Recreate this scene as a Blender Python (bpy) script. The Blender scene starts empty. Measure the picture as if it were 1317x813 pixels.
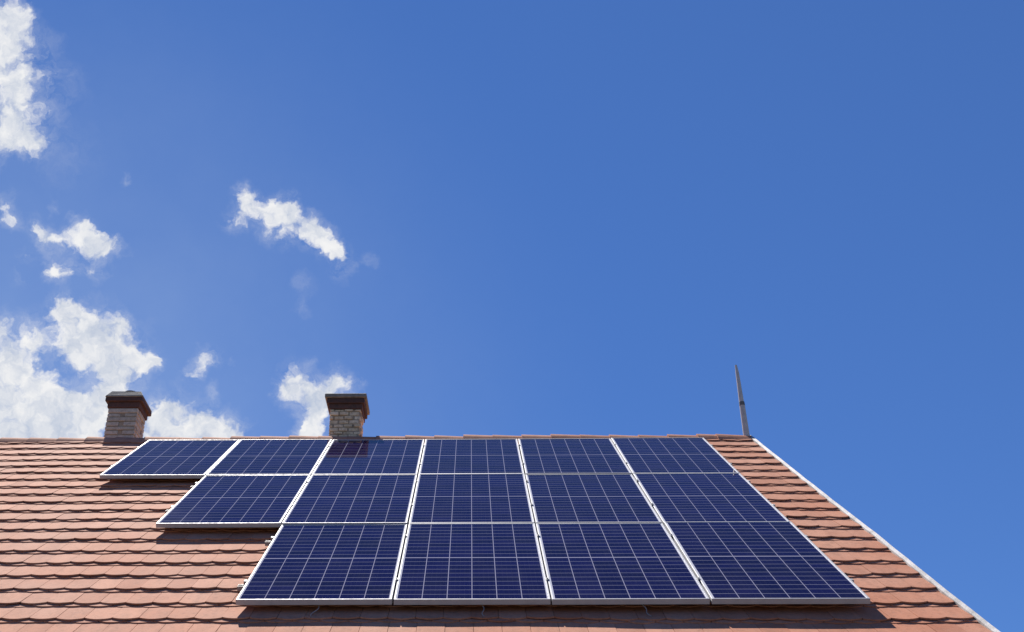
import bpy, bmesh, math, random
from mathutils import Vector, Matrix, noise

random.seed(11)
S = bpy.context.scene
COL = S.collection
R = math.radians

# ------------------------------------------------------------------ tuning
SKY_AIR, SKY_DUST, SKY_OZ = 1.0, 0.0, 4.0
SKY_TINT = (0.572, 1.053, 2.07, 1)
SKY_STRENGTH = 0.05
CLOUD_GAIN = 9.5
TILE_A, TILE_B, TILE_C = (0.37, 0.145, 0.083), (0.50, 0.230, 0.142), (0.46, 0.285, 0.210)
TILE_ROUGH, TILE_SPEC, TILE_T = 0.85, 0.06, 0.0100
CELL_A, CELL_B = (0.0035, 0.0010, 0.020), (0.0080, 0.0042, 0.056)
LINE_COL = (0.30, 0.285, 0.35)
GLASS_SPEC = 0.06
ALU_METAL = 0.2
RIDGE_LIFT = -0.010

# ------------------------------------------------------------------ camera
CAM = Vector((0.0058, 0.0, 1.6))
cam_right = Vector((0.99981, 0.0185, 0.0041))
cam_fwd = Vector((-0.0180, 0.8596, 0.5106)).normalized()
cam_right = (cam_right - cam_fwd * cam_right.dot(cam_fwd)).normalized()
cam_up = cam_right.cross(cam_fwd)
cd = bpy.data.cameras.new('camera')
cam = bpy.data.objects.new('camera', cd)
COL.objects.link(cam)
mw = Matrix.Identity(4)
for i in range(3):
    mw[i][0], mw[i][1], mw[i][2], mw[i][3] = cam_right[i], cam_up[i], -cam_fwd[i], CAM[i]
cam.matrix_world = mw
cd.sensor_width = 36.0
cd.lens = 36.0 * 1474.86 / 1317
cd.shift_x = 79.1 / 1317
cd.shift_y = 4.8 / 1317
cd.clip_end = 5000
S.camera = cam
S.render.resolution_x, S.render.resolution_y = 1024, 632

# ------------------------------------------------------------------ roof frame: X along the ridge, S up the slope, N off the slope
PITCH = R(36)
ORG = Vector((0.0, 11.4277, 6.8758))
EX = Vector((1, 0, 0))
ES = Vector((0, math.cos(PITCH), math.sin(PITCH)))
EN = Vector((0, -math.sin(PITCH), math.cos(PITCH)))
def W(x, s, n): return ORG + EX * x + ES * s + EN * n

# ------------------------------------------------------------------ sun, sky, exposure
sun_dir = (EX * -0.75 + ES * 2.75 + EN * 1.0).normalized()      # towards the sun, behind the ridge and to the left
sun_elev = math.asin(sun_dir.z)
sun_az = math.atan2(sun_dir.x, sun_dir.y)
sd = bpy.data.lights.new('sun', 'SUN')
sd.energy = 5.0
sd.angle = R(0.53)
sd.color = (1.0, 0.95, 0.88)
sun = bpy.data.objects.new('sun', sd)
COL.objects.link(sun)
sun.rotation_euler = sun_dir.to_track_quat('Z', 'Y').to_euler()
sun.location = (-10, 40, 40)

S.view_settings.view_transform = 'Standard'
S.view_settings.look = 'None'
S.view_settings.gamma = 1
S.view_settings.use_curve_mapping = False
S.view_settings.exposure = 1.0

world = bpy.data.worlds.new('World')
S.world = world
world.use_nodes = True
wt = world.node_tree
for n in list(wt.nodes): wt.nodes.remove(n)
def wn(t, **k):
    n = wt.nodes.new(t)
    for a, v in k.items(): setattr(n, a, v)
    return n
def wl(a, b): wt.links.new(a, b)
def wmath(op, a, b=None, c=None, clamp=False):
    n = wn('ShaderNodeMath', operation=op); n.use_clamp = clamp
    for i, v in enumerate((a, b, c)):
        if v is None: continue
        if isinstance(v, (int, float)): n.inputs[i].default_value = v
        else: wl(v, n.inputs[i])
    return n.outputs[0]
sky = wn('ShaderNodeTexSky')
sky.sky_type = 'NISHITA'
sky.sun_disc = False
sky.sun_elevation = sun_elev
sky.sun_rotation = sun_az
sky.altitude = 100
sky.air_density = SKY_AIR
sky.dust_density = SKY_DUST
sky.ozone_density = SKY_OZ
tint = wn('ShaderNodeMix', data_type='RGBA', blend_type='MULTIPLY')
tint.inputs[0].default_value = 1
soft = wn('ShaderNodeGamma'); wl(sky.outputs[0], soft.inputs[0]); soft.inputs[1].default_value = 0.6     # gentler fall-off from horizon to zenith
wl(soft.outputs[0], tint.inputs[6])
tint.inputs[7].default_value = SKY_TINT
geo = wn('ShaderNodeTexCoord')
DIR = geo.outputs['Generated']
def vdot(vec):
    n = wn('ShaderNodeVectorMath', operation='DOT_PRODUCT')
    wl(DIR, n.inputs[0]); n.inputs[1].default_value = vec
    return n.outputs['Value']
# clouds: fixed directions in the sky, given on the plane tangent to the sky 31 degrees up to the north
e0 = R(31)
fw = vdot((0, math.cos(e0), math.sin(e0)))
fwc = wmath('MAXIMUM', fw, 0.05)
cu = wmath('DIVIDE', vdot((1, 0, 0)), fwc)
cv = wmath('DIVIDE', vdot((0, -math.sin(e0), math.cos(e0))), fwc)
uv = wn('ShaderNodeCombineXYZ'); wl(cu, uv.inputs[0]); wl(cv, uv.inputs[1])
def wnoise(vec, scale, detail, rough=0.55, lac=2.0):
    n = wn('ShaderNodeTexNoise', noise_dimensions='3D')
    wl(vec, n.inputs['Vector'])
    n.inputs['Scale'].default_value = scale; n.inputs['Detail'].default_value = detail
    n.inputs['Roughness'].default_value = rough; n.inputs['Lacunarity'].default_value = lac
    return n
def wvec(op, a, b):
    n = wn('ShaderNodeVectorMath', operation=op)
    for i, v in enumerate((a, b)):
        if isinstance(v, tuple): n.inputs[i].default_value = v
        else: wl(v, n.inputs[i])
    return n.outputs[0]
w1 = wvec('SUBTRACT', wnoise(uv.outputs[0], 45, 4, 0.6).outputs['Color'], (0.5, 0.5, 0.5))
w1s = wn('ShaderNodeVectorMath', operation='SCALE'); wl(w1, w1s.inputs[0]); w1s.inputs['Scale'].default_value = 0.030
w2 = wvec('SUBTRACT', wnoise(uv.outputs[0], 150, 2, 0.5).outputs['Color'], (0.5, 0.5, 0.5))
w2s = wn('ShaderNodeVectorMath', operation='SCALE'); wl(w2, w2s.inputs[0]); w2s.inputs['Scale'].default_value = 0.006
P = wvec('ADD', wvec('ADD', uv.outputs[0], w1s.outputs[0]), w2s.outputs[0])
flat = wn('ShaderNodeVectorMath', operation='MULTIPLY'); wl(P, flat.inputs[0]); flat.inputs[1].default_value = (1, 1, 0)
P = flat.outputs[0]
CLOUDS = [
    (-0.4103, 0.2641, 0.0231, 1), (-0.4119, 0.2369, 0.0285, 1), (-0.4039, 0.2095, 0.0244, 1), (-0.4089, 0.1789, 0.0271, 1), (-0.3953, 0.1604, 0.0176, 1),
    (-0.381, 0.1534, 0.0146, 0.9), (-0.3966, 0.2571, 0.0163, 0.9), (-0.4125, 0.1551, 0.0203, 0.8), (-0.3709, 0.2147, 0.0176, 0.34), (-0.3847, 0.1957, 0.0163, 0.42),
    (-0.3698, 0.1751, 0.0163, 0.3), (-0.3543, 0.1409, 0.0244, 0.22), (-0.4089, 0.095, 0.011, 0.84), (-0.4035, 0.0841, 0.0073, 0.67), (-0.3815, 0.0791, 0.0101, 0.78),
    (-0.372, 0.0736, 0.0101, 0.84), (-0.3638, 0.0708, 0.0082, 0.67), (-0.3445, 0.0734, 0.0119, 1.01), (-0.3363, 0.0686, 0.0095, 1), (-0.3281, 0.0637, 0.011, 1.06),
    (-0.3172, 0.0616, 0.0101, 0.73), (-0.3049, 0.0574, 0.0064, 0.62), (-0.3612, 0.0422, 0.0137, 0.67), (-0.3654, 0.0381, 0.0092, 0.62), (-0.3406, 0.0475, 0.0082, 0.62),
    (-0.3269, 0.0412, 0.0101, 0.62), (-0.3886, 0.0519, 0.0082, 0.39), (-0.397, 0.0349, 0.0073, 0.34), (-0.3017, 0.1173, 0.0046, 0.62), (-0.3499, 0.0864, 0.0046, 0.45),
    (-0.3649, 0.0988, 0.0055, 0.34), (-0.1992, 0.1077, 0.0101, 0.84), (-0.1924, 0.1042, 0.0095, 1), (-0.1898, 0.0961, 0.0102, 1), (-0.2014, 0.0846, 0.0119, 1.06),
    (-0.1768, 0.0926, 0.0108, 1), (-0.1632, 0.0945, 0.0119, 1.06), (-0.1523, 0.0917, 0.0082, 0.9), (-0.1721, 0.0823, 0.0137, 0.84), (-0.1531, 0.0795, 0.0128, 0.84),
    (-0.1395, 0.0719, 0.0137, 1.01), (-0.1273, 0.0664, 0.011, 1.06), (-0.1185, 0.0609, 0.0082, 0.9), (-0.1137, 0.0541, 0.0082, 0.67), (-0.1125, 0.0398, 0.0092, 0.56),
    (-0.1016, 0.0445, 0.0055, 0.45), (-0.0879, 0.0478, 0.0055, 0.39), (-0.1452, 0.0244, 0.0092, 0.34), (-0.1481, 0.0047, 0.0064, 0.45), (-0.164, 0.0666, 0.0082, 0.56),
    (-0.126, 0.0521, 0.0073, 0.39), (-0.3615, 0.006, 0.0122, 1), (-0.3492, 0.0073, 0.0136, 1), (-0.3349, -0.0078, 0.0217, 1), (-0.3534, -0.0159, 0.0203, 1),
    (-0.3233, -0.0215, 0.0217, 1), (-0.3067, -0.0052, 0.0102, 1), (-0.3007, -0.0271, 0.0183, 1), (-0.3043, -0.0503, 0.019, 1), (-0.3303, -0.0433, 0.0203, 1),
    (-0.3509, -0.035, 0.0149, 0.9), (-0.2851, -0.0422, 0.011, 1.01), (-0.2796, -0.0436, 0.0073, 0.78), (-0.3113, -0.0673, 0.0163, 1), (-0.4125, -0.006, 0.0095, 1),
    (-0.4106, -0.0292, 0.0258, 1), (-0.399, -0.0457, 0.0244, 1), (-0.3937, -0.0717, 0.0285, 1), (-0.4145, -0.0804, 0.0339, 1), (-0.3718, -0.0772, 0.0244, 1),
    (-0.3596, -0.0964, 0.0258, 1), (-0.343, -0.0842, 0.019, 1), (-0.3308, -0.0993, 0.0176, 1), (-0.385, -0.0075, 0.0128, 0.78), (-0.3796, -0.0226, 0.0092, 0.67),
    (-0.3871, -0.1018, 0.0271, 1), (-0.2717, -0.0791, 0.0129, 1), (-0.2608, -0.09, 0.019, 1), (-0.243, -0.0969, 0.0183, 1), (-0.226, -0.0997, 0.0136, 1),
    (-0.2075, -0.1018, 0.0137, 1.06), (-0.2739, -0.0995, 0.019, 1), (-0.2399, -0.0445, 0.0073, 0.73), (-0.2344, -0.037, 0.0082, 0.84), (-0.2248, -0.0343, 0.0073, 0.84),
    (-0.2441, -0.0512, 0.0073, 0.5), (-0.2291, -0.0643, 0.0073, 0.5), (-0.2285, -0.0738, 0.0064, 0.45), (-0.2084, -0.0371, 0.0037, 0.39), (-0.2496, -0.0642, 0.0082, 0.28),
    (-0.1499, -0.0531, 0.0129, 1), (-0.1554, -0.0673, 0.0129, 1), (-0.1432, -0.0796, 0.0136, 1), (-0.1392, -0.0953, 0.0115, 1), (-0.1226, -0.0573, 0.0115, 0.95),
    (-0.1329, -0.0702, 0.0129, 0.95), (-0.1125, -0.0621, 0.011, 0.73), (-0.0954, -0.0588, 0.0064, 0.62), (-0.1255, -0.0818, 0.0137, 0.9), (-0.1608, -0.0632, 0.0101, 1.01),
    (-0.1407, -0.1055, 0.0108, 1), (-0.4078, -0.1078, 0.0305, 1), (-0.3734, -0.1127, 0.0305, 1), (-0.3391, -0.117, 0.0203, 1), (-0.3182, -0.0775, 0.0149, 1),
    (-0.2691, -0.1063, 0.0203, 1), (-0.2397, -0.1146, 0.019, 1), (-0.2103, -0.1134, 0.0108, 1), (-0.1441, -0.1137, 0.0136, 1), (-0.3528, 0.066, 0.0092, 0.67),
    (-0.3227, 0.0555, 0.0082, 0.56), (-0.3117, 0.0643, 0.0073, 0.56), (-0.368, 0.0606, 0.0082, 0.39), (-0.3517, 0.0373, 0.0082, 0.5), (-0.3324, 0.0386, 0.0073, 0.45),
    (-0.136, 0.0793, 0.0082, 0.67), (-0.1226, 0.0562, 0.0082, 0.56), (-0.1804, 0.0715, 0.0082, 0.5), (-0.3707, 0.2364, 0.0128, 0.5), (-0.3607, 0.1955, 0.0203, 0.3),
]
acc = None
for (bu, bv, br, bw) in CLOUDS:
    d = wn('ShaderNodeVectorMath', operation='DISTANCE')
    wl(P, d.inputs[0]); d.inputs[1].default_value = (bu, bv, 0)
    mr = wn('ShaderNodeMapRange', interpolation_type='SMOOTHSTEP')
    wl(d.outputs['Value'], mr.inputs['Value'])
    mr.inputs['From Min'].default_value = br * 1.72; mr.inputs['From Max'].default_value = 0.0
    mr.inputs['To Min'].default_value = 0.0; mr.inputs['To Max'].default_value = bw
    acc = mr.outputs[0] if acc is None else wmath('ADD', acc, mr.outputs[0])
blob = wmath('MINIMUM', wmath('MULTIPLY', acc, 1.3), 2.2)
fine = wnoise(P, 62, 7, 0.58).outputs['Fac']
puff = wn('ShaderNodeTexVoronoi', feature='SMOOTH_F1')
wl(P, puff.inputs['Vector'])
puff.inputs['Scale'].default_value = 62; puff.inputs['Detail'].default_value = 3; puff.inputs['Roughness'].default_value = 0.6
puff.inputs['Smoothness'].default_value = 0.5
puffd = wmath('SUBTRACT', 0.40, puff.outputs['Distance'])          # rounded heads
dens = wmath('ADD', blob, wmath('MULTIPLY', wmath('SUBTRACT', fine, 0.52), 2.1))
dens = wmath('ADD', dens, wmath('MULTIPLY', puffd, 0.75))
near = wmath('MULTIPLY', blob, 4.0, clamp=True)
alpha = wn('ShaderNodeMapRange', interpolation_type='SMOOTHSTEP')
wl(dens, alpha.inputs['Value'])
alpha.inputs['From Min'].default_value = 0.15; alpha.inputs['From Max'].default_value = 1.55
alpha_o = wmath('MULTIPLY', wmath('MULTIPLY', alpha.outputs[0], near), wmath('GREATER_THAN', fw, 0.06))
veil_n = wnoise(P, 34, 8, 0.7).outputs['Fac']                      # torn gauze round the clouds
halo = wmath('MULTIPLY', wmath('MINIMUM', acc, 1.0), wmath('MULTIPLY', wmath('SUBTRACT', veil_n, 0.40), 2.2, clamp=True))
alpha_o = wmath('MAXIMUM', alpha_o, wmath('MULTIPLY', halo, wmath('MULTIPLY', wmath('GREATER_THAN', fw, 0.06), 0.75)))
# bright thin rims and heads, greyer thick middles, blue-grey towards the base of the bank low on the left
body = wnoise(P, 24, 5, 0.55).outputs['Fac']
tone = wmath('ADD', wmath('MULTIPLY', wmath('SUBTRACT', body, 0.5), 1.5), wmath('MULTIPLY', puffd, 0.75))
tone = wmath('ADD', tone, wmath('MULTIPLY', wmath('SUBTRACT', 1.35, dens), 0.20))
bd = wn('ShaderNodeVectorMath', operation='DISTANCE'); wl(P, bd.inputs[0]); bd.inputs[1].default_value = (-0.40, -0.125, 0)
base = wn('ShaderNodeMapRange', interpolation_type='SMOOTHSTEP'); wl(bd.outputs['Value'], base.inputs['Value'])
base.inputs['From Min'].default_value = 0.085; base.inputs['From Max'].default_value = 0.0
base.inputs['To Min'].default_value = 0.0; base.inputs['To Max'].default_value = 0.22
tone = wmath('SUBTRACT', tone, base.outputs[0])
ramp = wn('ShaderNodeMapRange', interpolation_type='SMOOTHSTEP'); wl(tone, ramp.inputs['Value'])
ramp.inputs['From Min'].default_value = -1.25; ramp.inputs['From Max'].default_value = -0.05
ccol = wn('ShaderNodeMix', data_type='RGBA'); wl(ramp.outputs[0], ccol.inputs[0])
ccol.inputs[6].default_value = tuple(c * CLOUD_GAIN for c in (0.53, 0.60, 0.74)) + (1,)
ccol.inputs[7].default_value = tuple(c * CLOUD_GAIN for c in (0.95, 0.95, 0.955)) + (1,)
# thin veil of bright air low on the left
vd = wn('ShaderNodeVectorMath', operation='DISTANCE'); wl(flat.outputs[0], vd.inputs[0]); vd.inputs[1].default_value = (-0.42, -0.15, 0)
veil = wn('ShaderNodeMapRange', interpolation_type='SMOOTHSTEP'); wl(vd.outputs['Value'], veil.inputs['Value'])
veil.inputs['From Min'].default_value = 0.58; veil.inputs['From Max'].default_value = 0.0
veil.inputs['To Min'].default_value = 0.0; veil.inputs['To Max'].default_value = 0.19
veilm = wmath('MULTIPLY', veil.outputs[0], wmath('ADD', 0.6, wmath('MULTIPLY', wnoise(uv.outputs[0], 9, 4).outputs['Fac'], 0.8)))
hazy = wn('ShaderNodeMix', data_type='RGBA'); wl(veilm, hazy.inputs[0]); wl(tint.outputs[2], hazy.inputs[6])
hazy.inputs[7].default_value = tuple(c * CLOUD_GAIN for c in (0.70, 0.84, 0.95)) + (1,)
mixc = wn('ShaderNodeMix', data_type='RGBA')
wl(alpha_o, mixc.inputs[0]); wl(hazy.outputs[2], mixc.inputs[6]); wl(ccol.outputs[2], mixc.inputs[7])
bg = wn('ShaderNodeBackground'); wl(mixc.outputs[2], bg.inputs['Color'])
bg.inputs['Strength'].default_value = SKY_STRENGTH
wo = wn('ShaderNodeOutputWorld'); wl(bg.outputs[0], wo.inputs['Surface'])
world.cycles.sampling_method = 'MANUAL'
world.cycles.sample_map_resolution = 1024

# ------------------------------------------------------------------ helpers
def tag(o, label=None, cat=None, group=None, kind=None):
    if label: o['label'] = label
    if cat: o['category'] = cat
    if group: o['group'] = group
    if kind: o['kind'] = kind
    return o
def empty(name, loc, rot=None):
    o = bpy.data.objects.new(name, None); COL.objects.link(o)
    o.empty_display_size = 0.1
    o.location = loc
    if rot is not None: o.rotation_euler = rot.to_euler()
    return o
def link(name, me, parent=None, loc=(0, 0, 0)):
    o = bpy.data.objects.new(name, me); COL.objects.link(o)
    if parent: o.parent = parent
    o.location = loc
    return o
class MB:
    """collects shapes into one mesh"""
    def __init__(s): s.v, s.f, s.m, s.t = [], [], [], []
    def add(s, vs, fs, mat=0, tone=0.5):
        b = len(s.v); s.v += [tuple(p) for p in vs]
        for f in fs: s.f.append([b + i for i in f]); s.m.append(mat); s.t.append(tone)
    def hexa(s, p, mat=0, tone=0.5):          # p: 4 bottom then 4 top corners, counter-clockwise
        s.add(p, [(3, 2, 1, 0), (4, 5, 6, 7), (0, 1, 5, 4), (1, 2, 6, 5), (2, 3, 7, 6), (3, 0, 4, 7)], mat, tone)
    def box(s, x0, x1, y0, y1, z0, z1, mat=0, tone=0.5):
        s.hexa([(x0, y0, z0), (x1, y0, z0), (x1, y1, z0), (x0, y1, z0), (x0, y0, z1), (x1, y0, z1), (x1, y1, z1), (x0, y1, z1)], mat, tone)
    def tube(s, pts, rad, n=10, mat=0, caps=True):
        pts = [Vector(p) for p in pts]
        rads = rad if isinstance(rad, (list, tuple)) else [rad] * len(pts)
        vs, fs = [], []
        for i, p in enumerate(pts):
            t = (pts[min(i + 1, len(pts) - 1)] - pts[max(i - 1, 0)]).normalized()
            a = t.orthogonal().normalized() if i == 0 else (a - t * a.dot(t)).normalized()
            b = t.cross(a)
            for k in range(n):
                ang = 2 * math.pi * k / n
                vs.append(p + (a * math.cos(ang) + b * math.sin(ang)) * rads[i])
        for i in range(len(pts) - 1):
            for k in range(n):
                fs.append((i * n + k, i * n + (k + 1) % n, (i + 1) * n + (k + 1) % n, (i + 1) * n + k))
        if caps:
            fs.append(tuple(reversed(range(n)))); fs.append(tuple((len(pts) - 1) * n + k for k in range(n)))
        s.add(vs, fs, mat)
    def mesh(s, name, mats, bevel=0.0, smooth=False):
        me = bpy.data.meshes.new(name)
        me.from_pydata(s.v, [], s.f)
        for m in mats: me.materials.append(m)
        me.polygons.foreach_set('material_index', s.m)
        a = me.attributes.new('tone', 'FLOAT', 'FACE'); a.data.foreach_set('value', s.t)
        me.update()
        if bevel > 0:
            bm = bmesh.new(); bm.from_mesh(me)
            bmesh.ops.bevel(bm, geom=bm.edges[:], offset=bevel, segments=1, affect='EDGES', clamp_overlap=True)
            bm.to_mesh(me); bm.free()
        if smooth: me.polygons.foreach_set('use_smooth', [True] * len(me.polygons))
        return me

# ------------------------------------------------------------------ materials
class Mat:
    def __init__(s, name, rough=0.6, metal=0.0, spec=0.5):
        s.m = bpy.data.materials.new(name); s.m.use_nodes = True
        s.t = s.m.node_tree; s.b = s.t.nodes['Principled BSDF']
        s.b.inputs['Roughness'].default_value = rough; s.b.inputs['Metallic'].default_value = metal
        s.b.inputs['Specular IOR Level'].default_value = spec
        s.tc = s.n('ShaderNodeTexCoord').outputs['Object']
    def n(s, t, **k):
        o = s.t.nodes.new(t)
        for a, v in k.items(): setattr(o, a, v)
        return o
    def l(s, a, b): s.t.links.new(a, b)
    def put(s, sock, v):
        if isinstance(v, (int, float)): sock.default_value = v
        elif isinstance(v, tuple): sock.default_value = v if len(v) == 4 or sock.type == 'VECTOR' else v + (1,)
        else: s.l(v, sock)
    def math(s, op, a, b=None, c=None, clamp=False):
        o = s.n('ShaderNodeMath', operation=op); o.use_clamp = clamp
        for i, v in enumerate((a, b, c)):
            if v is not None: s.put(o.inputs[i], v)
        return o.outputs[0]
    def mix(s, f, a, b, mode='MIX'):
        o = s.n('ShaderNodeMix', data_type='RGBA', blend_type=mode)
        s.put(o.inputs[0], f); s.put(o.inputs[6], a); s.put(o.inputs[7], b)
        return o.outputs[2]
    def noise(s, scale, detail=4, rough=0.55, vec=None, stretch=None):
        o = s.n('ShaderNodeTexNoise')
        v = vec or s.tc
        if stretch:
            mp = s.n('ShaderNodeMapping'); s.l(v, mp.inputs[0]); mp.inputs['Scale'].default_value = stretch; v = mp.outputs[0]
        s.l(v, o.inputs['Vector'])
        o.inputs['Scale'].default_value = scale; o.inputs['Detail'].default_value = detail; o.inputs['Roughness'].default_value = rough
        return o.outputs['Fac']
    def rng(s, v, a, b, c=0.0, d=1.0, smooth=False):
        o = s.n('ShaderNodeMapRange'); o.clamp = True
        if smooth: o.interpolation_type = 'SMOOTHSTEP'
        s.put(o.inputs[0], v)
        for i, q in enumerate((a, b, c, d)): o.inputs[i + 1].default_value = q
        return o.outputs[0]
    def attr(s, name):
        o = s.n('ShaderNodeAttribute'); o.attribute_name = name; return o.outputs['Fac']
    def color(s, v): s.put(s.b.inputs['Base Color'], v)
    def bump(s, h, strength=0.3, dist=0.01):
        o = s.n('ShaderNodeBump'); s.l(h, o.inputs['Height']); o.inputs['Strength'].default_value = strength; o.inputs['Distance'].default_value = dist
        s.l(o.outputs[0], s.b.inputs['Normal'])

def tile_material():
    m = Mat('terracotta_tile', TILE_ROUGH, 0, TILE_SPEC)
    t = m.attr('tone')
    c = m.mix(m.rng(t, 0, 1), TILE_A, TILE_B)
    c = m.mix(m.rng(m.noise(0.9, 5, 0.6), 0.42, 0.68, 0, 0.45), c, TILE_C)                 # weathered patches
    c = m.mix(m.rng(m.noise(4.5, 6, 0.7, stretch=(2.2, 0.6, 0.6)), 0.46, 0.72, 0, 0.42), c, (0.22, 0.10, 0.065))   # brown grime running down the slope
    c = m.mix(m.rng(m.noise(28, 4, 0.65), 0.50, 0.72, 0, 0.40), c, (0.17, 0.085, 0.055))     # soot specks
    c = m.mix(m.rng(m.noise(70, 3, 0.6), 0.57, 0.78, 0, 0.45), c, (0.44, 0.31, 0.25))        # pale lichen
    m.color(c)
    m.bump(m.noise(160, 4, 0.6), 0.25, 0.004)
    return m.m
def metal_mat(name, col, rough, metal=1.0, grime=0.15):
    m = Mat(name, rough, metal)
    m.color(m.mix(m.rng(m.noise(14, 5), 0.45, 0.75, 0, grime), col, tuple(c * 0.55 for c in col)))
    m.put(m.b.inputs['Roughness'], m.rng(m.noise(35, 4), 0.3, 0.7, rough * 0.85, min(1, rough * 1.2)))
    return m.m
def plain(name, col, rough=0.7, var=0.25, scale=9.0, bump=0.2):
    m = Mat(name, rough)
    m.color(m.mix(m.rng(m.noise(scale, 6, 0.6), 0.3, 0.7), tuple(c * (1 - var) for c in col), tuple(min(1, c * (1 + var)) for c in col)))
    m.bump(m.noise(scale * 8, 4, 0.6), bump, 0.006)
    return m.m
def brick_mat(name, c0, c1, cstain, white=None):
    m = Mat(name, 0.85, 0, 0.25)
    t = m.attr('tone')
    c = m.mix(t, c0, c1)
    c = m.mix(m.rng(m.noise(22, 5, 0.65), 0.45, 0.7, 0, 0.7), c, cstain)
    c = m.mix(m.rng(m.noise(60, 4, 0.7), 0.55, 0.75, 0, 0.5), c, tuple(min(1, q * 1.5) for q in c1))
    if white:
        d = m.n('ShaderNodeVectorMath', operation='DISTANCE'); m.l(m.tc, d.inputs[0]); d.inputs[1].default_value = white
        dd = m.math('ADD', d.outputs['Value'], m.math('MULTIPLY', m.math('SUBTRACT', m.noise(25, 4), 0.5), 0.10))
        c = m.mix(m.rng(dd, 0.045, 0.065, 0.85, 0), c, (0.62, 0.61, 0.58))                  # a dab of pale mortar
    m.color(c)
    m.bump(m.noise(70, 5, 0.65), 0.6, 0.012)
    return m.m

CELL_MARGIN = 0.019
def cell_material(pw, pl):
    """six by twenty half cut cells: object x across, y up the panel, both from the panel's lower centre"""
    m = Mat('solar_cells', 0.06, 0, GLASS_SPEC)
    sp = m.n('ShaderNodeSeparateXYZ'); m.l(m.tc, sp.inputs[0])
    x, y = sp.outputs[0], sp.outputs[1]
    iw = pw - 2 * CELL_MARGIN; il = pl - 2 * CELL_MARGIN - 0.012
    gx = m.math('MULTIPLY', m.math('ADD', x, iw / 2), 6 / iw)
    half = m.math('GREATER_THAN', y, pl / 2)
    yy = m.math('SUBTRACT', m.math('SUBTRACT', y, CELL_MARGIN), m.math('MULTIPLY', half, 0.012))
    gy = m.math('MULTIPLY', yy, 20 / il)
    def edge(g, cell, w):          # 1 on the line between cells
        f = m.math('FRACT', g)
        d = m.math('MULTIPLY', m.math('MINIMUM', f, m.math('SUBTRACT', 1.0, f)), cell)
        return m.rng(d, w * 0.5 - 0.0004, w * 0.5 + 0.0004, 1, 0)
    colgap = edge(gx, iw / 6, 0.0052)
    rowgap = edge(gy, il / 20, 0.0042)
    mid = m.rng(m.math('ABSOLUTE', m.math('SUBTRACT', y, pl / 2)), 0.0050, 0.0060, 1, 0)
    inx = m.rng(m.math('ABSOLUTE', x), iw / 2 - 0.0005, iw / 2 + 0.0005, 0, 1)
    iny = m.rng(m.math('ABSOLUTE', m.math('SUBTRACT', y, pl / 2)), pl / 2 - CELL_MARGIN - 0.0005, pl / 2 - CELL_MARGIN + 0.0005, 0, 1)
    margin = m.math('MAXIMUM', inx, iny)
    # silicon: each cell a slightly different blue, faint crystal flakes
    cid = m.n('ShaderNodeCombineXYZ'); m.l(m.math('FLOOR', gx), cid.inputs[0]); m.l(m.math('FLOOR', gy), cid.inputs[1])
    oi = m.n('ShaderNodeObjectInfo'); m.l(m.math('MULTIPLY', oi.outputs['Random'], 91.0), cid.inputs[2])
    wnz = m.n('ShaderNodeTexWhiteNoise', noise_dimensions='3D'); m.l(cid.outputs[0], wnz.inputs['Vector'])
    vo = m.n('ShaderNodeTexVoronoi'); m.l(m.tc, vo.inputs['Vector']); vo.inputs['Scale'].default_value = 70
    sepc = m.n('ShaderNodeSeparateColor'); m.l(vo.outputs['Color'], sepc.inputs[0])
    k = m.math('ADD', m.math('MULTIPLY', wnz.outputs['Value'], 0.65), m.math('MULTIPLY', sepc.outputs[0], 0.35))
    k = m.math('ADD', m.math('MULTIPLY', k, 0.75), m.math('MULTIPLY', oi.outputs['Random'], 0.25))
    c = m.mix(k, CELL_A, CELL_B)
    # bus bars: thin silver wires up the panel
    fb = m.math('FRACT', m.math('MULTIPLY', gx, 5.0))
    bus = m.rng(m.math('MULTIPLY', m.math('ABSOLUTE', m.math('SUBTRACT', fb, 0.5)), iw / 30), 0.0003, 0.0006, 0.12, 0)
    c = m.mix(bus, c, (0.22, 0.23, 0.28))
    c = m.mix(m.math('MULTIPLY', rowgap, 0.75), c, (0.34, 0.34, 0.40))
    c = m.mix(m.math('MAXIMUM', colgap, mid), c, LINE_COL)
    c = m.mix(margin, c, (0.60, 0.60, 0.63))
    dust = m.rng(m.noise(3.5, 6, 0.65, stretch=(1, 0.5, 1)), 0.42, 0.8, 0.0, 0.035)
    c = m.mix(dust, c, (0.30, 0.28, 0.26))
    m.color(c)
    m.put(m.b.inputs['Roughness'], m.rng(m.noise(5, 5), 0.3, 0.7, 0.020, 0.026))
    return m.m

M_TILE = tile_material()
M_ALU = metal_mat('anodised_aluminium', (0.41, 0.41, 0.42), 0.58, ALU_METAL, 0.25)
M_STEEL = metal_mat('galvanised_steel', (0.30, 0.30, 0.30), 0.6, 0.4, 0.35)
M_POLE = metal_mat('weathered_grey_metal', (0.46, 0.44, 0.40), 0.5, 0.15, 0.5)
M_DARKPOLE = plain('dark_coupling', (0.10, 0.10, 0.09), 0.5, 0.3, 12, 0.1)
M_VERGE = plain('pale_verge_metal', (0.33, 0.315, 0.305), 0.65, 0.4, 11, 0.3)
M_DECK = plain('roof_underlay', (0.05, 0.04, 0.035), 0.9, 0.2)
M_BACK = plain('white_backsheet', (0.6, 0.6, 0.6), 0.6, 0.05)
M_BLACK = plain('black_plastic', (0.03, 0.03, 0.03), 0.5, 0.2)
M_CABLE = plain('grey_cable', (0.30, 0.28, 0.27), 0.5, 0.2)
M_PLASTER = plain('cream_plaster', (0.62, 0.56, 0.44), 0.9, 0.06, 2, 0.3)
M_CRETE = plain('weathered_mortar', (0.16, 0.15, 0.13), 0.9, 0.35, 14, 0.5)
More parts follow.
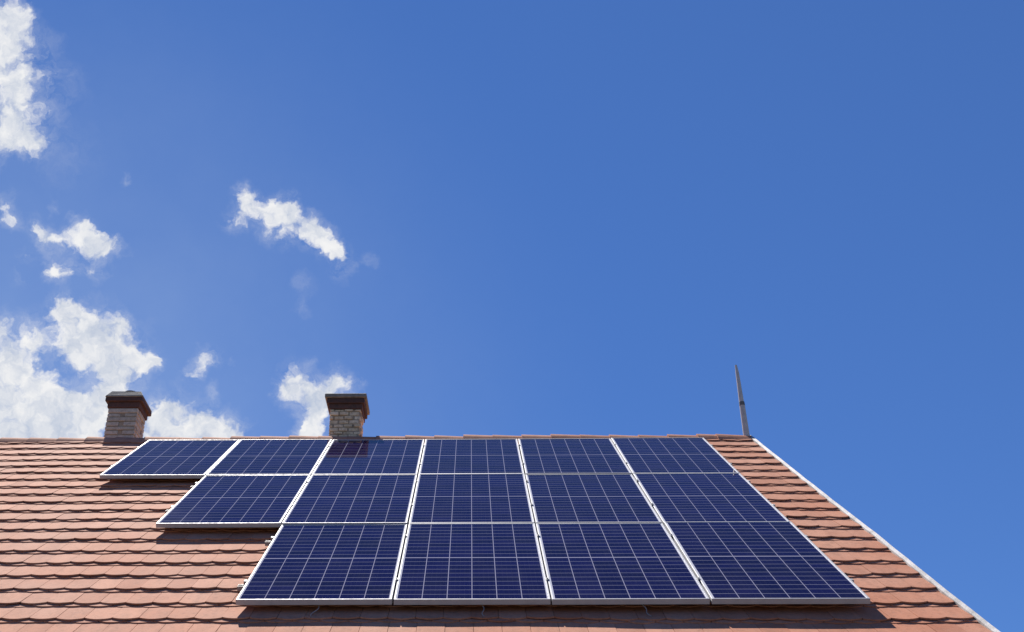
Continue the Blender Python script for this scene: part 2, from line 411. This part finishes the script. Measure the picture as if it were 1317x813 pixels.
M_CAPSLAB = plain('mossy_cement', (0.20, 0.185, 0.15), 0.9, 0.35, 14, 0.5)
M_SOOT = plain('sooty_clay', (0.035, 0.032, 0.03), 0.9, 0.3)
M_RED = brick_mat('dark_red_brick', (0.066, 0.040, 0.034), (0.110, 0.060, 0.049), (0.05, 0.040, 0.034))
M_YELLOW = brick_mat('worn_yellow_brick', (0.50, 0.41, 0.27), (0.74, 0.63, 0.45), (0.24, 0.18, 0.12))
M_GREYBR = brick_mat('worn_grey_plaster_brick', (0.36, 0.35, 0.29), (0.48, 0.47, 0.40), (0.20, 0.19, 0.16), white=(0.125, -0.18, 0.345))
M_MORT = plain('old_mortar', (0.30, 0.25, 0.18), 0.95, 0.3, 20, 0.5)

# ------------------------------------------------------------------ ground
def ground_mat():
    m = Mat('pale_gravel_yard', 0.95, 0, 0.1)
    c = m.mix(m.rng(m.noise(0.5, 6, 0.6), 0.35, 0.65), (0.13, 0.12, 0.095), (0.20, 0.18, 0.145))
    m.color(c); m.bump(m.noise(30, 4), 0.5, 0.03)
    return m.m
g = MB(); g.add([(-900, -900, 0), (900, -900, 0), (900, 1400, 0), (-900, 1400, 0)], [(0, 1, 2, 3)])
tag(link('ground', g.mesh('ground', [ground_mat()])), kind='structure')

# ------------------------------------------------------------------ house
XL, XR = -9.0, 3.135            # tiled roof, left and right end
S_RIDGE = 0.50
S_EAVE = -8.05
N_TILE = -0.103                 # mean top of the tiles below the panels' glass
ridge = W(0, S_RIDGE, N_TILE)
HY = ridge.y
house = empty('house', (-3, HY, 0))
tag(house, 'house with red clay beaver tail tiled roof carrying solar panels and two brick chimneys', 'house')
HL = Vector(house.location)
def H(p): return Vector(p) - HL

def sag(x, s):                  # the old roof is not perfectly flat
    return 0.010 * noise.noise(Vector((x * 0.45, s * 0.5, 3.1))) + 0.005 * noise.noise(Vector((x * 1.3, s * 1.1, 7.7)))

PITCHC = 0.2985; TW = 0.175; TT = TILE_T
tiles = MB()
NSEG = 8
def tile(x0, x1, s_bot, n_top_bot, n_top_top, length, tone, dn, ds, skew):
    a, b = x0 + 0.0013, x1 - 0.0013
    xc, hw = (x0 + x1) / 2, (x1 - x0) / 2
    ca, cb = max(a, XL), min(b, XR)
    if cb - ca < 0.01: return
    xs = [ca + (cb - ca) * i / NSEG for i in range(NSEG + 1)]
    top, bot = [], []
    def N(x, s, under):
        k = (s - s_bot) / length
        base = n_top_bot + (n_top_top - n_top_bot) * k
        return N_TILE + base + dn * (1 - k) + sag(x, s) - (TT if under else 0)
    prof = []
    for x in xs:
        r = min(1, abs((x - xc) / hw))
        prof.append((x, s_bot + ds + skew * (x - xc) - 0.031 * (1 - r ** 2.0)))
    prof.append((cb, s_bot + length)); prof.append((ca, s_bot + length))
    n = len(prof)
    vs = [W(x, s, N(x, s, False)) for x, s in prof] + [W(x, s, N(x, s, True)) for x, s in prof]
    vs = [H(v) for v in vs]
    fs = [tuple(range(n))]
    for i in range(n):
        if i == NSEG + 1: continue
        j = (i + 1) % n
        fs.append((i, i + n, j + n, j))
    tiles.add(vs, fs, 0, tone)
kmax = int((S_RIDGE - S_EAVE) / PITCHC) + 1
for k in range(kmax):
    sb = 0.044 - PITCHC * (k - 1)
    if sb > S_RIDGE - 0.12: continue
    for layer in (0, 1):                         # 0 lower, 1 upper
        off = (0 if layer else TW / 2) + random.uniform(-0.012, 0.012)
        i0 = int((XL - off) / TW) - 1
        x = off + i0 * TW
        tb = TT * (layer + 1)
        ln = min(0.37, S_RIDGE - 0.02 - sb)
        tt = tb - 2 * TT * (ln / PITCHC)
        while x < XR:
            tone = min(1, max(0, random.gauss(0.5, 0.22)))
            if random.random() < 0.04: tone = random.choice((0.0, 1.0))
            slip = -random.uniform(0.012, 0.03) if random.random() < 0.012 else 0.0
            tile(x, x + TW, sb - (0 if layer else 0.034), tb, tt, ln, tone, random.gauss(0, 0.0014), random.gauss(0, 0.0032) + slip, random.gauss(0, 0.012) + slip * 2)
            x += TW
me = tiles.mesh('roof', [M_TILE])
roof = link('roof', me, house)
# deck under the tiles, back slope and gable triangles
d = MB()
def slab(mb, x0, x1, s0, s1, n0, n1, mat=0):
    mb.hexa([H(W(x, s, n)) for n in (n0, n1) for x, s in ((x0, s0), (x1, s0), (x1, s1), (x0, s1))], mat)
slab(d, XL + 0.02, XR - 0.01, S_EAVE - 0.02, S_RIDGE - 0.03, N_TILE - 0.12, N_TILE - 0.055)
link('roof_deck', d.mesh('roof_deck', [M_DECK]), house)
bk = MB()
rz = ridge.z
eave = W(0, S_EAVE, N_TILE - 0.12)
run = HY - eave.y
bk.hexa([H((x, y, z + dz)) for dz in (-0.16, -0.03) for x, y, z in ((XL + 0.02, HY + 0.02, rz), (XR - 0.01, HY + 0.02, rz), (XR - 0.01, HY + run, eave.z), (XL + 0.02, HY + run, eave.z))])
link('back_roof', bk.mesh('back_roof', [M_TILE]), house)
# walls
wl_ = MB()
wy0, wy1 = eave.y + 0.55, HY + run - 0.55
wz = eave.z + (wy0 - eave.y) * math.tan(PITCH) - 0.10
x0, x1 = XL + 0.3, XR - 0.18
prof = [(wy0, 0), (wy1, 0), (wy1, wz), (HY, rz - 0.28), (wy0, wz)]
vs = [H((x, y, z)) for x in (x0, x1) for y, z in prof]
wl_.add(vs, [(4, 3, 2, 1, 0), (5, 6, 7, 8, 9)] + [(i, (i + 1) % 5, (i + 1) % 5 + 5, i + 5) for i in range(5)])
link('wall', wl_.mesh('wall', [M_PLASTER]), house)
# gutter along the eave
gt = MB()
ge = W(0, S_EAVE - 0.06, N_TILE - 0.05)
cs = [(0.07 * math.cos(a), 0.07 * math.sin(a)) for a in [math.pi + math.pi * i / 8 for i in range(9)]]
vs = [H((x, ge.y + cy_ * r, ge.z + cz * r)) for x in (XL, XR) for r in (1.0, 0.93) for cy_, cz in cs]
fs = []
for r in (0, 1):
    for i in range(8): fs.append((r * 9 + i, r * 9 + i + 1, 18 + r * 9 + i + 1, 18 + r * 9 + i))
gt.add(vs, fs)
link('gutter', gt.mesh('gutter', [M_STEEL], smooth=True), house)

# pale verge strip along the right hand gable edge
vg = MB()
s = S_EAVE
prev = None
NS = 64
pts = []
for i in range(NS + 1):
    s = S_EAVE + (S_RIDGE + 0.02 - S_EAVE) * i / NS
    wob = 0.006 * noise.noise(Vector((s * 4.0, 0, 5))) 
    up = 0.006 * noise.noise(Vector((s * 2.1, 4, 5))) + sag(XR, s)
    pts.append((s, wob, up))
ring = lambda s, wob, up: [H(W(XR + 0.002 + wob, s, N_TILE + 0.024 + up)), H(W(XR + 0.029 + wob * 0.5, s, N_TILE + 0.034 + up)), H(W(XR + 0.031 + wob * 0.5, s, N_TILE - 0.16)), H(W(XR + 0.002, s, N_TILE - 0.16))]
vs = [p for q in pts for p in ring(*q)]
fs = [(4 * i + a, 4 * i + (a + 1) % 4, 4 * i + 4 + (a + 1) % 4, 4 * i + 4 + a) for i in range(NS) for a in range(4)]
fs += [(0, 3, 2, 1)[::-1], tuple(4 * NS + a for a in range(4))]
vg.add(vs, fs)
link('verge_strip', vg.mesh('verge_strip', [M_VERGE]), house)

# ridge tiles: flat half rounds, each lapping over the next
def ridge_mesh(tone):
    mb = MB(); L = 0.40; n = 10
    vs = []
    for (x, hw, hh) in ((0, 0.130, 0.060), (L, 0.115, 0.048)):
        for inner in (0, 1):
            for i in range(n + 1):
                a = math.pi * i / n
                y = -hw * math.cos(a); q = math.sin(a) ** 0.8
                z = -abs(y) * math.tan(PITCH) * 0.98 * (0.55 + 0.45 * abs(math.cos(a))) + hh * q
                vs.append((x, y * (1 - 0.09 * inner), z - 0.014 * inner))
    m = n + 1; fs = []
    for i in range(n):
        fs.append((i, i + 1, 2 * m + i + 1, 2 * m + i))
        fs.append((m + i + 1, m + i, 3 * m + i, 3 * m + i + 1))
        fs.append((i + 1, i, m + i, m + i + 1))
        fs.append((2 * m + i, 2 * m + i + 1, 3 * m + i + 1, 3 * m + i))
    fs += [(0, 2 * m, 3 * m, m), (n, m + n, 3 * m + n, 2 * m + n)]
    mb.add(vs, fs, 0, tone)
    me = mb.mesh('ridge_tile', [M_TILE])
    return me
rms = [ridge_mesh(t) for t in (0.2, 0.4, 0.55, 0.7, 0.85)]
x = XL
while x < XR - 0.05:
    L = 0.33
    xx = min(x, XR - 0.40 + 0.03)
    c = H((xx, HY + random.uniform(-0.006, 0.006), rz + RIDGE_LIFT + sag(xx, S_RIDGE) + random.uniform(-0.006, 0.006)))
    o = link('ridge_tile', random.choice(rms), house, c)
    o.rotation_euler = (random.uniform(-0.02, 0.02), R(0.9) + random.uniform(-0.014, 0.014), random.uniform(-0.015, 0.015))
    x += L

# chimneys (parts of the house, each with its corbel courses, cap and flue)
def brick_shaft(w, dp, z0, z1, ch, bl, mat, jit):
    mb = MB()
    e = 0.012
    mb.box(-w / 2 + e, w / 2 - e, -dp / 2 + e, dp / 2 - e, z0, z1 - 0.002, 1)
    z = z0; row = 0
    while z < z1 - 0.02:
        h = min(ch * random.uniform(0.82, 1.18), z1 - z)
        for side in range(4):
            span = w if side % 2 == 0 else dp - 0.11
            depth = 0.055
            p = -span / 2 - (bl / 2 if row % 2 else 0) 
            while p < span / 2:
                a, b = max(p, -span / 2), min(p + bl * random.uniform(0.86, 1.0), span / 2)
                if b - a > 0.02:
                    g_ = 0.0045; out = random.uniform(-jit, jit)
                    zz0, zz1 = z + g_ + random.uniform(0, 0.003), z + h - g_ - random.uniform(0, 0.003)
                    ht = (w if side % 2 else dp) / 2
                    t = min(1, max(0, random.gauss(0.5, 0.28)))
                    aa, bb = a + g_, b - g_
                    if side == 0: mb.box(aa, bb, -ht - out, -ht + depth, zz0, zz1, 0, t)
                    if side == 2: mb.box(aa, bb, ht - depth, ht + out, zz0, zz1, 0, t)
                    if side == 1: mb.box(ht - depth, ht + out - 0.001, aa, bb, zz0, zz1, 0, t)
                    if side == 3: mb.box(-ht - out + 0.001, -ht + depth, aa, bb, zz0, zz1, 0, t)
                p += bl
        z += h; row += 1
    return mb
def chimney(label, cx, cy, w, dp, top, bmat, crown, flash):
    base = rz - 0.5
    me = brick_shaft(w, dp, 0, top - base, 0.058 if crown else 0.045, 0.42 if crown else 0.115, bmat, 0.004 if crown else 0.012).mesh('chimney', [bmat, M_MORT], bevel=0.003)
    ch = link('chimney', me, house, H((cx, cy, base)))
    ch['label'] = label
    z = top - base
    hw, hd = w / 2, dp / 2
    if crown:
        c1 = MB(); c1.box(-hw - 0.012, hw + 0.012, -hd - 0.012, hd + 0.012, z, z + 0.072, 0, 0.6)
        c1.box(-hw - 0.040, hw + 0.045, -hd - 0.040, hd + 0.045, z + 0.072, z + 0.125, 0, 0.3)
        link('corbel_course', c1.mesh('corbel_course', [M_RED], bevel=0.006), ch)
        cp = MB()
        o = 0.046; zt = z + 0.126
        b = [(-hw - o, -hd - o, zt), (hw + o, -hd - o, zt), (hw + o, hd + o, zt), (-hw - o, hd + o, zt)]
        m_ = [(x, y, zt + 0.014) for x, y, _ in b]
        t = [(-hw + 0.00, -hd + 0.03, zt + 0.115), (hw - 0.01, -hd + 0.03, zt + 0.108), (hw - 0.02, hd - 0.06, zt + 0.108), (-hw + 0.03, hd - 0.06, zt + 0.115)]
        cp.add(b + m_ + t, [(3, 2, 1, 0), (0, 1, 5, 4), (1, 2, 6, 5), (2, 3, 7, 6), (3, 0, 4, 7), (4, 5, 9, 8), (5, 6, 10, 9), (6, 7, 11, 10), (7, 4, 8, 11), (8, 9, 10, 11)])
        link('chimney_cap', cp.mesh('chimney_cap', [M_CRETE], bevel=0.008), ch)
        fl = MB(); n = 20; zz = zt + 0.105
        vs = []
        for r, z_ in ((0.085, zz), (0.085, zz + 0.05), (0.066, zz + 0.05), (0.066, zz)):
            for k in range(n): vs.append((0.01 + r * math.cos(2 * math.pi * k / n), 0.0 + r * math.sin(2 * math.pi * k / n), z_))
        fs = [(i * n + k, i * n + (k + 1) % n, (i + 1) * n + (k + 1) % n, (i + 1) * n + k) for i in range(3) for k in range(n)]
        fs.append(tuple(3 * n + k for k in range(n)))
        fl.add(vs, fs)
        link('flue', fl.mesh('flue', [M_SOOT]), ch)
    else:
        c1 = MB(); c1.box(-hw - 0.012, hw + 0.012, -hd - 0.012, hd + 0.012, z, z + 0.062, 0, 0.85)
        c1.box(-hw - 0.036, hw + 0.036, -hd - 0.036, hd + 0.036, z + 0.062, z + 0.125, 0, 0.4)
        link('corbel_course', c1.mesh('corbel_course', [M_RED], bevel=0.005), ch)
        cp = MB(); o = 0.060
        cp.box(-hw - o, hw + o, -hd - o, hd + o, z + 0.126, z + 0.176)
        link('chimney_cap', cp.mesh('chimney_cap', [M_CAPSLAB], bevel=0.007), ch)
        fl = MB(); fl.box(-0.10, 0.10, -0.10, 0.10, z + 0.17, z + 0.181)
        link('flue', fl.mesh('flue', [M_SOOT]), ch)
    # mortar flashing where the shaft meets the ridge
    fl = MB(); fl.box(-hw - 0.022, hw + 0.022, -hd - 0.022, hd + 0.022, 0.30, rz + flash - base)
    link('mortar_flashing', fl.mesh('mortar_flashing', [M_MORT], bevel=0.008), ch)
chimney('grey brick chimney with sloping mortar cap and round flue', -4.165, HY + 0.38 + 0.178, 0.365, 0.355, 7.692, M_GREYBR, True, 0.165)
chimney('yellow brick chimney with flat cement cap over red brick courses', -1.459, HY + 0.06 + 0.185, 0.365, 0.37, 7.503, M_YELLOW, False, 0.06)

# ------------------------------------------------------------------ pole at the gable end of the ridge
px, py = 3.112, HY
pole = empty('roof_pole', (px, py, rz - 0.05))
tag(pole, 'slim tapered pale metal pole standing on the right end of the ridge', 'pole')
p = MB(); p.tube([(0.004, 0, -0.25), (0.002, 0, 0.47)], [0.040, 0.031], 20)
link('lower_tube', p.mesh('lower_tube', [M_POLE], smooth=False), pole)
p = MB(); p.tube([(0.002, 0, 0.455), (0.002, 0, 0.50)], [0.033, 0.031], 20)
link('coupling', p.mesh('coupling', [M_DARKPOLE]), pole)
p = MB(); p.tube([(0, 0, 0.49), (-0.002, 0, 0.88), (-0.006, 0, 0.985)], [0.028, 0.020, 0.012], 18)
link('upper_tube', p.mesh('upper_tube', [M_POLE]), pole)
p = MB(); p.box(-0.045, 0.045, -0.045, 0.045, 0.012, 0.05)
link('foot_clamp', p.mesh('foot_clamp', [M_DARKPOLE], bevel=0.006), pole)

# ------------------------------------------------------------------ solar panels
ROT = Matrix((EX, ES, EN)).transposed()
PW = 1.000; COLW = 1.012
ROWS = [(0.0, -1.690, 1), (-1.690, -3.415, 2), (-3.415, -5.235, 3)]   # upper seam, lower seam, first column
FH, LIP = 0.036, 0.011
def panel_meshes(pl):
    hw = PW / 2
    fr = MB()
    # mitred bars with an inner step: profile swept round the rectangle
    prof = [(0.0, -FH), (0.0, -0.0015), (0.0015, 0.0), (LIP, 0.0), (LIP, -0.0050), (0.0022, -0.0090), (0.0022, -FH + 0.002), (0.028, -FH + 0.002), (0.028, -FH)]
    n = len(prof); vs = []
    for cx_, cy_, sx, sy in ((-hw, 0, 1, 1), (hw, 0, -1, 1), (hw, pl, -1, -1), (-hw, pl, 1, -1)):
        for (d_, z_) in prof: vs.append((cx_ + sx * d_, cy_ + sy * d_, z_))
    fs = []
    for c in range(4):
        c2 = (c + 1) % 4
        for i in range(n):
            j = (i + 1) % n
            fs.append((c * n + i, c2 * n + i, c2 * n + j, c * n + j)[::-1])
    fr.add(vs, fs)
    la = MB(); e = 0.004
    la.add([(-hw + e, e, -0.0035), (hw - e, e, -0.0035), (hw - e, pl - e, -0.0035), (-hw + e, pl - e, -0.0035)], [(0, 1, 2, 3)])
    bs = MB(); bs.add([(-hw + e, e, -0.0075), (hw - e, e, -0.0075), (hw - e, pl - e, -0.0075), (-hw + e, pl - e, -0.0075)], [(3, 2, 1, 0)])
    jb = MB(); jb.box(-0.05, 0.05, pl / 2 - 0.03, pl / 2 + 0.03, -0.026, -0.0078)
    fm = fr.mesh('frame', [M_ALU])
    bm = bmesh.new(); bm.from_mesh(fm); bmesh.ops.recalc_face_normals(bm, faces=bm.faces[:]); bm.to_mesh(fm); bm.free()
    return fm, la.mesh('cell_glass', [cell_material(PW, pl)]), bs.mesh('backsheet', [M_BACK]), jb.mesh('junction_box', [M_BLACK])
LABELS = {
    (0, 0): 'leftmost panel of the top row, jutting out alone over bare tiles below the left chimney',
    (0, 1): 'second panel of the top row, touching the leftmost one, between the two chimneys',
    (0, 2): 'top row panel with the dark shadow of the yellow brick chimney across its upper edge',
    (0, 3): 'top row panel just right of the one shaded by the chimney, its middle line upright',
    (0, 4): 'fifth panel of the top row, second from its right end, under the bare ridge',
    (0, 5): 'right end panel of the top row, beside bare tiles near the pale roof pole',
    (1, 1): 'left end panel of the middle row, its lower edge shading the bare tiles below',
    (1, 2): 'second panel of the middle row, directly above the left end panel of the bottom row',
    (1, 3): 'third panel of five in the middle row, at the centre of the whole array',
    (1, 4): 'fourth panel of the middle row, second from its right end',
    (1, 5): 'right end panel of the middle row, beside bare tiles half way down the slope',
    (2, 2): 'left end panel of the bottom row, its lower left corner over bare tiles',
    (2, 3): 'second of the four bottom row panels, upright in view with straight central lines',
    (2, 4): 'third of the four bottom row panels, second from the right bottom corner',
    (2, 5): 'right end panel of the bottom row, the one nearest the pale verge at lower right',
}
def colx(c): return (c - 3) * COLW
for r, (st, sb, c0) in enumerate(ROWS):
    pl = (st - sb) - 0.012
    meshes = None
    for c in range(r, 6):
        loc = W(colx(c) + random.uniform(-0.0015, 0.0015), sb + 0.006 + random.uniform(-0.0015, 0.0015), random.uniform(-0.0012, 0.0012))
        rt = ROT @ Matrix.Rotation(random.gauss(0, 0.0022), 3, 'X') @ Matrix.Rotation(random.gauss(0, 0.0018), 3, 'Y')
        pn = empty('solar_panel', loc, rt)
        tag(pn, LABELS[(r, c)], 'solar panel', 'solar panels in a stepped array on the roof')
        if meshes is None: meshes = panel_meshes(pl)
        for nm, me in zip(('frame', 'cell_glass', 'backsheet', 'junction_box'), meshes): link(nm, me, pn)

# ------------------------------------------------------------------ rails under the panels, with clamps and roof hooks
RAIL = [(0, -0.36, 'upper rail under the top row of panels'), (0, -1.26, 'lower rail under the top row of panels'),
        (1, -1.995, 'upper rail under the middle row, its end poking out left'), (1, -2.854, 'lower rail under the middle row, its end poking out left'),
        (2, -3.786, 'upper rail under the bottom row, its end poking out left'), (2, -4.833, 'lower rail under the bottom row, its end poking out left')]
for r, s_, lab in RAIL:
    xa = (r - 3.5) * COLW - 0.062; xb = 2.5 * COLW + 0.03
    if r == 0: xa += 0.045
    rl = empty('mounting_rail', W((xa + xb) / 2, s_, -FH - 0.034), ROT)
    tag(rl, 'grey aluminium ' + lab, 'mounting rail', 'aluminium rails carrying the solar panels')
    L = (xb - xa) / 2
    mb = MB()
    mb.box(-L, L, -0.019, 0.019, 0.0, 0.006); mb.box(-L, L, -0.019, -0.015, 0.0065, 0.0325)
    mb.box(-L, L, 0.015, 0.019, 0.0065, 0.0325)
    link('rail_profile', mb.mesh('rail_profile', [M_STEEL]), rl)
    xc = (xa + xb) / 2
    for c in range(r + 1, 6):                                  # mid clamps in the seams
        cl = MB(); x_ = (c - 3.5) * COLW - xc
        cl.box(x_ - 0.0050, x_ + 0.0050, -0.02, 0.02, 0.034, 0.069)
        cl.box(x_ - 0.010, x_ + 0.010, -0.02, 0.02, 0.0722, 0.0750)
        cl.tube([(x_, 0, 0.0752), (x_, 0, 0.081)], 0.0055, 6)
        link('mid_clamp', cl.mesh('mid_clamp', [M_STEEL]), rl)
    for sgn, x_ in ((-1, (r - 3.5) * COLW - xc), (1, 2.5 * COLW - xc)):
        cl = MB(); x_ -= sgn * 0.004
        cl.box(min(x_, x_ + sgn * 0.022), max(x_, x_ + sgn * 0.022), -0.018, 0.018, 0.034, 0.066)
        link('end_clamp', cl.mesh('end_clamp', [M_STEEL], bevel=0.002), rl)
    nh = 3 + (6 - r)
    for i in range(nh):                                        # hooks down to the tiles
        hk = MB(); x_ = -L + 0.25 + (2 * L - 0.5) * i / (nh - 1)
        hk.box(x_ - 0.015, x_ + 0.015, -0.025, -0.020, -0.030, 0.025)
        hk.box(x_ - 0.015, x_ + 0.015, -0.020, 0.06, -0.030, -0.025)
        link('roof_hook', hk.mesh('roof_hook', [M_STEEL]), rl)

# ------------------------------------------------------------------ loose cable ends under the bottom row
for (x_, sw, lab) in ((-0.985, -0.03, 'thin grey cable end under the left seam of the bottom row'),
                      (0.060, 0.02, 'thin grey cable end under the middle seam of the bottom row'),
                      (1.080, 0.05, 'thin grey cable end under the right seam of the bottom row')):
    mb = MB()
    o = W(x_, -5.22, -FH)
    pts = [W(x_ + sw * t + 0.012 * math.sin(6 * t), -5.20 - 0.12 * t, -0.040 - 0.040 * t ** 0.6) - o for t in [i / 8 for i in range(9)]]
    mb.tube(pts, 0.0028, 6)
    tag(link('cable', mb.mesh('cable', [M_CABLE], smooth=True), None, o), lab, 'cable', 'loose cable ends under the bottom panels')
